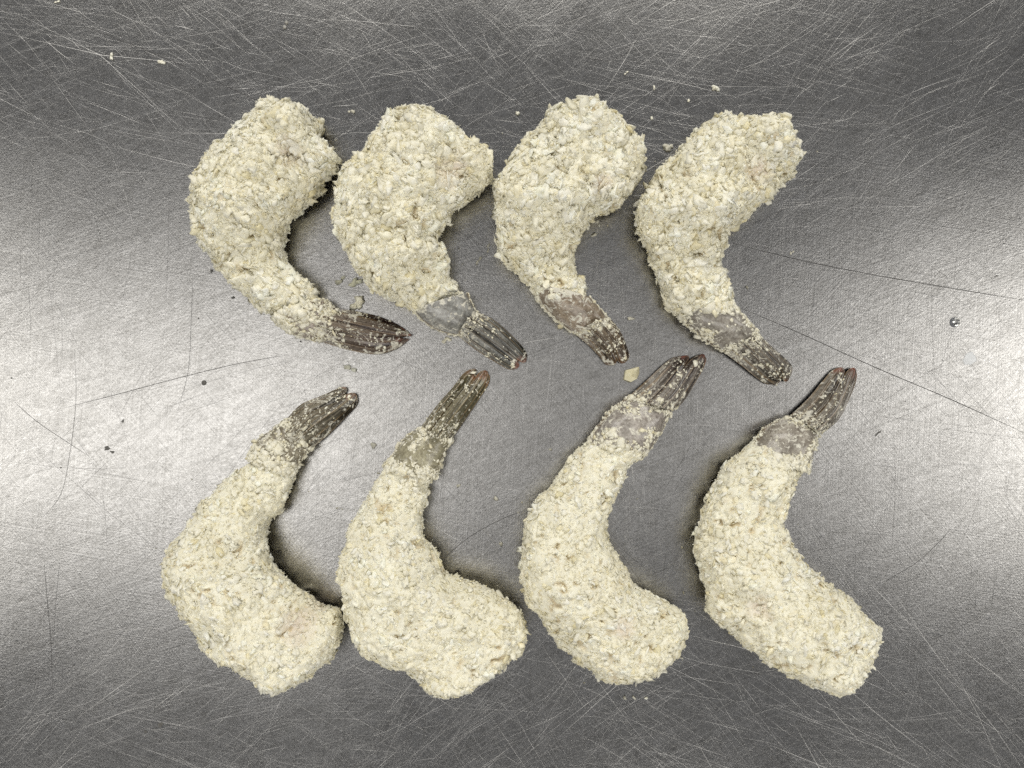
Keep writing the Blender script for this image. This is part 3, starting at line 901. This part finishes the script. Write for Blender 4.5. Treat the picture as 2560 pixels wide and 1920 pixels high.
# ------------------------------------------------------------------ loose crumbs, drops and specks on the steel
LOOSE = [ # x, y, length px, width factor, label, tint, n lumps
 (281, 141, 15, 0.8, "tiny white crumb at upper left, left one of the pair", WHITE, 2),
 (404, 156, 19, 0.7, "tiny ragged white crumb at upper left, right one of the pair", WHITE, 3),
 (143, 4, 14, 0.6, "white crumb cut by the top edge near the left corner", WHITE, 2),
 (713, 62, 22, 0.8, "faint grey film flake near top edge above leftmost upper prawn", (0.42, 0.41, 0.38), 2),
 (878, 280, 17, 0.7, "pale crumb between the heads of the two left upper prawns", WHITE * 0.8, 2),
 (1295, 284, 11, 0.8, "small white crumb left of the head of the third upper prawn", WHITE, 1),
 (1565, 183, 13, 0.6, "white crumb near the top edge above the third upper prawn", WHITE, 2),
 (1635, 219, 12, 0.45, "thin white sliver of crumb above the gap between two right upper prawns", WHITE, 1),
 (1789, 221, 24, 0.65, "largest white crumb above the rightmost upper prawn", WHITE, 4),
 (1721, 253, 8, 0.8, "speck of crumb just above the rightmost upper prawn's back", WHITE, 1),
 (1629, 296, 9, 0.8, "speck of crumb right of the head of the third upper prawn", WHITE, 1),
 (1670, 369, 24, 0.9, "dab of flour between the two right upper prawns", WHITE * 0.85, 5),
 (1979, 630, 13, 0.7, "pale crumb right of the inner curve of the rightmost upper prawn", WHITE * 0.7, 2),
 (1221, 620, 26, 0.35, "upright crumb sliver left of the belly of the third upper prawn", WHITE * 0.6, 2),
 (1197, 651, 22, 0.45, "slanting crumb sliver left of the third upper prawn, lower of two", WHITE * 0.6, 2),
 (1497, 558, 19, 0.7, "crumb in the inner curve of the third upper prawn", WHITE * 0.9, 2),
 (1484, 587, 18, 0.45, "narrow crumb beside the inner curve of the third upper prawn", WHITE * 0.8, 1),
 (1577, 797, 18, 0.35, "faint crumb sliver right of the third upper prawn's tail", WHITE * 0.6, 1),
 (852, 699, 29, 0.6, "damp grey crumb between the tails of the two left upper prawns", (0.62, 0.62, 0.52), 2),
 (888, 706, 38, 0.6, "damp crumb clump touching the back of the second upper prawn", (0.70, 0.70, 0.56), 4),
 (895, 762, 44, 0.75, "cream crumb clump above the dark red tail of the leftmost upper prawn", CREAM, 6),
 (876, 922, 31, 0.75, "grey torn crumb above the tail tip of the leftmost lower prawn", (0.52, 0.52, 0.44), 2),
 (1117, 846, 22, 0.8, "yellowish crumb below the shell of the second upper prawn", CREAM * 0.85, 3),
 (934, 1113, 14, 0.8, "faint crumb left of the second lower prawn's shell", WHITE * 0.5, 1),
 (1146, 1214, 10, 0.7, "small pale speck right of the second lower prawn's inner curve", WHITE * 0.6, 1),
 (1240, 1246, 13, 0.6, "pale speck midway between the two middle lower prawns", WHITE * 0.6, 1),
 (1253, 1360, 12, 0.6, "faint speck left of the third lower prawn's back", WHITE * 0.5, 1),
 (1590, 1703, 22, 0.3, "hair-like crumb under the end of the third lower prawn", WHITE * 0.7, 2),
 (1584, 1743, 10, 0.6, "tiny crumb below the third lower prawn, middle of three", WHITE * 0.8, 1),
 (1614, 1745, 8, 0.8, "tiny white crumb below the third lower prawn, right one of three", WHITE, 1),
 (1562, 1744, 11, 0.5, "tiny crumb below the third lower prawn, left one of three", WHITE * 0.6, 1),
 (1698, 1642, 20, 0.3, "thin curled crumb right of the end of the third lower prawn", WHITE * 0.7, 2),
]
def loose_crumb(x, y, lpx, wf, label, tint, lumps, k):
    r = np.random.default_rng(500 + k)
    L = lpx * VIEW_W / 2560
    n = max(1, lumps)
    Vs, Fs, off = [], [], 0
    a = r.uniform(0, math.pi)
    if label.startswith("upright"): a = math.radians(80)
    if label.startswith("slanting"): a = math.radians(55)
    for q in range(n):
        sz = L * 0.5 * (1 if n == 1 else r.uniform(0.4, 0.62))
        v = VAR1[int(r.integers(0, len(VAR1)))] * np.array((sz, sz * wf, sz * min(0.4, wf) ))
        b = r.normal(0, 0.5)
        R = np.array([[math.cos(b), -math.sin(b), 0], [math.sin(b), math.cos(b), 0], [0, 0, 1]])
        v = v @ R.T
        v[:, 0] += (0 if n == 1 else (q / (n - 1) - 0.5) * L * 0.55); v[:, 1] += r.normal(0, L * 0.10 * wf) if n > 1 else 0
        v[:, 2] -= v[:, 2].min()
        Vs.append(v); Fs.append(ICO1F + off); off += len(v)
    V = np.vstack(Vs)
    R = np.array([[math.cos(a), -math.sin(a), 0], [math.sin(a), math.cos(a), 0], [0, 0, 1]])
    V = V @ R.T
    tints = np.array(tint)[None] * (1 + 0.1 * vnoise(V, 0.0008, k))[:, None]
    o = link("bread_crumb", mesh_from("bread_crumb", V, np.vstack(Fs), CRUMB, True, tints.clip(0, .95)), None, px(x, y, 0) + (0, 0, 0.00003))
    tag(o, label, "crumb", "crumbs scattered on the steel")
for k, a in enumerate(LOOSE):
    loose_crumb(*a, k)

# the wedge-shaped crumb by the third upper prawn's tail
def wedge_crumb():
    pts = [(-0.5, -0.36), (-0.10, -0.52), (0.30, -0.30), (0.46, 0.05), (0.42, 0.44), (0.05, 0.34), (-0.42, 0.22)]
    L = 42 * VIEW_W / 2560
    V = [(x * L, y * L, 0.0) for x, y in pts] + [(x * L * 0.92, y * L * 0.92, L * (0.20 + 0.10 * ((i * 5) % 3))) for i, (x, y) in enumerate(pts)]
    V += [(-0.08 * L, -0.1 * L, L * 0.34), (0.2 * L, 0.2 * L, L * 0.46)]
    n = len(pts)
    F = []
    for i in range(n):
        j = (i + 1) % n
        F += [(i, j, n + j), (i, n + j, n + i)]
        F.append((n + i, n + j, 2 * n + (1 if 2 <= i <= 4 else 0)))
    F += [(n + 2, 2 * n + 1, 2 * n), (2 * n + 1, n + 5, 2 * n)]
    o = link("bread_crumb", mesh_from("bread_crumb", np.array(V), np.array(F), CRUMB, False, np.tile(np.array((0.70, 0.66, 0.47)), (len(V), 1))), None, px(1579, 935, 0) + (0, 0, 0.0002))
    tag(o, "yellow wedge-shaped crumb just below the third upper prawn's tail tip", "crumb", "crumbs scattered on the steel")
wedge_crumb()

def dome(name, x, y, rpx, hf, mat, label, cat, stretch=1.0, ang=0.0, rag=0.0, seed=0, group=None):
    R = rpx * VIEW_W / 2560
    m, n = 28, 7
    rr = np.random.default_rng(seed)
    th = np.linspace(0, 2 * math.pi, m, endpoint=False)
    out = 1 + rag * (0.5 * np.sin(th * 2 + rr.uniform(0, 6)) + 0.35 * np.sin(th * 3 + rr.uniform(0, 6)) + 0.3 * np.sin(th * 7 + rr.uniform(0, 6)))
    V, F = [], []
    for i in range(n):
        f = math.cos(i / (n - 1) * math.pi / 2 * 0.97)
        z = math.sin(i / (n - 1) * math.pi / 2) * R * hf
        p = np.stack([np.cos(th) * out * f * R * stretch, np.sin(th) * out * f * R, np.full(m, z)], -1)
        V.append(p)
    V = np.vstack(V)
    c, s = math.cos(ang), math.sin(ang)
    V[:, :2] = V[:, :2] @ np.array([[c, s], [-s, c]])
    F = ring_faces(n, m)
    tri = np.vstack([F[:, [0, 1, 2]], F[:, [0, 2, 3]]])
    k = len(V)
    V = np.vstack([V, [0, 0, R * hf], [0, 0, 0]])
    j = np.arange(m); j2 = (j + 1) % m
    tri = np.vstack([tri, np.stack([np.full(m, k), (n - 1) * m + j, (n - 1) * m + j2], -1), np.stack([np.full(m, k + 1), j2, j], -1)])
    o = link(name, mesh_from(name, V, tri, mat, True), None, px(x, y, 0) + (0, 0, 0.00004))
    tag(o, label, cat, group)
    return o
SMEAR = simple_mat("dried_batter", (0.72, 0.73, 0.73), 0.35)
dome("water_droplet", 2387, 806, 13, 0.55, WATER, "round clear water droplet on the steel near the right edge", "droplet")
dome("batter_smear", 2424, 897, 13, 0.05, SMEAR, "flat whitish smear below the round droplet near the right edge", "smear", 1.5, 0.7, 0.25, 5)
dome("water_droplet", 510, 957, 6.5, 0.35, DIRT, "small round dark drop on the bright steel at left", "droplet")
SPECKS = [(496, 796, 3.0, 1.2, 0.4, "tiny dark speck above the small round dark drop"),
          (307, 1053, 5.0, 1.3, 0.2, "faint grey-black speck in the bright glare at left"),
          (268, 1121, 7.0, 2.0, 0.15, "dark torn nick in the steel at left, longest of the left specks"),
          (281, 1130, 4.5, 2.2, 0.2, "thin dark curl just under the torn nick at left"),
          (152, 1169, 2.8, 1.2, 0.0, "tiny black dot at lower left of the bright glare"),
          (29, 945, 3.0, 1.6, 0.4, "tiny dark speck beside the left edge"),
          (401, 1812, 8.0, 1.6, 0.1, "black ragged speck near the bottom left, larger of two"),
          (364, 1829, 5.0, 1.2, 0.9, "black speck near the bottom left, smaller of two"),
          (2491, 690, 3.5, 2.0, 0.4, "tiny dark speck near the right edge above the long score"),
          (2195, 1083, 5.0, 2.6, 0.8, "dark short smear right of the rightmost lower prawn's tail"),
          (529, 677, 5.0, 1.7, -0.7, "dark wet speck beside the back of the leftmost upper prawn, upper one"),
          (583, 744, 5.0, 1.5, -0.5, "dark wet speck beside the back of the leftmost upper prawn, lower one"),
          (752, 854, 3.5, 1.3, 0.2, "tiny dark speck below the dark red tail of the leftmost upper prawn")]
for k, (x, y, rp, st, an, lab) in enumerate(SPECKS):
    dome("dirt_speck", x, y, rp * 0.62, 0.25, DIRT, lab, "speck", st, an, 0.55, 40 + k, "dark specks on the steel")

# a dusting of flour and crumb dust close round the prawns
def dust():
    r = np.random.default_rng(321)
    P = []
    for d in PRAWNS:
        B = np.array(d["body"], float) / d["sc"]
        for _ in range(18):
            b = B[int(r.integers(0, len(B)))]
            side = b[:2] if r.random() < 0.5 else b[2:]
            c = (b[:2] + b[2:]) / 2
            q = c + (side - c) * (1.0 + abs(r.normal(0.12, 0.16)))
            P.append((q[0] + d["org"][0] + r.normal(0, 10), q[1] + d["org"][1] + r.normal(0, 10)))
    P = np.array(P)
    W = px(P[:, 0], P[:, 1], 0.0)
    n = len(W)
    sz = np.exp(r.normal(math.log(0.00016), 0.5, n)).clip(0.00007, 0.0005)
    W[:, 2] = sz * 0.35
    V, F, ci = crumb_cloud(W, np.tile(np.array((0, 0, 1.0)), (n, 1)), sz, r.uniform(1, 2.2, n), r.uniform(0.4, 0.7, n), np.zeros(n), VAR0, ICO0F, r, 0.15)
    V[:, 2] = np.maximum(V[:, 2], 0.00002)
    o = link("crumb_dust", mesh_from("crumb_dust", V, F, CRUMB, True, (crumb_tints(n, r) * r.uniform(0.4, 0.85, (n, 1)))[ci]), kind="stuff")
    o["label"] = "fine crumb dust sprinkled on the steel close round the prawns"; o["category"] = "crumb dust"
dust()
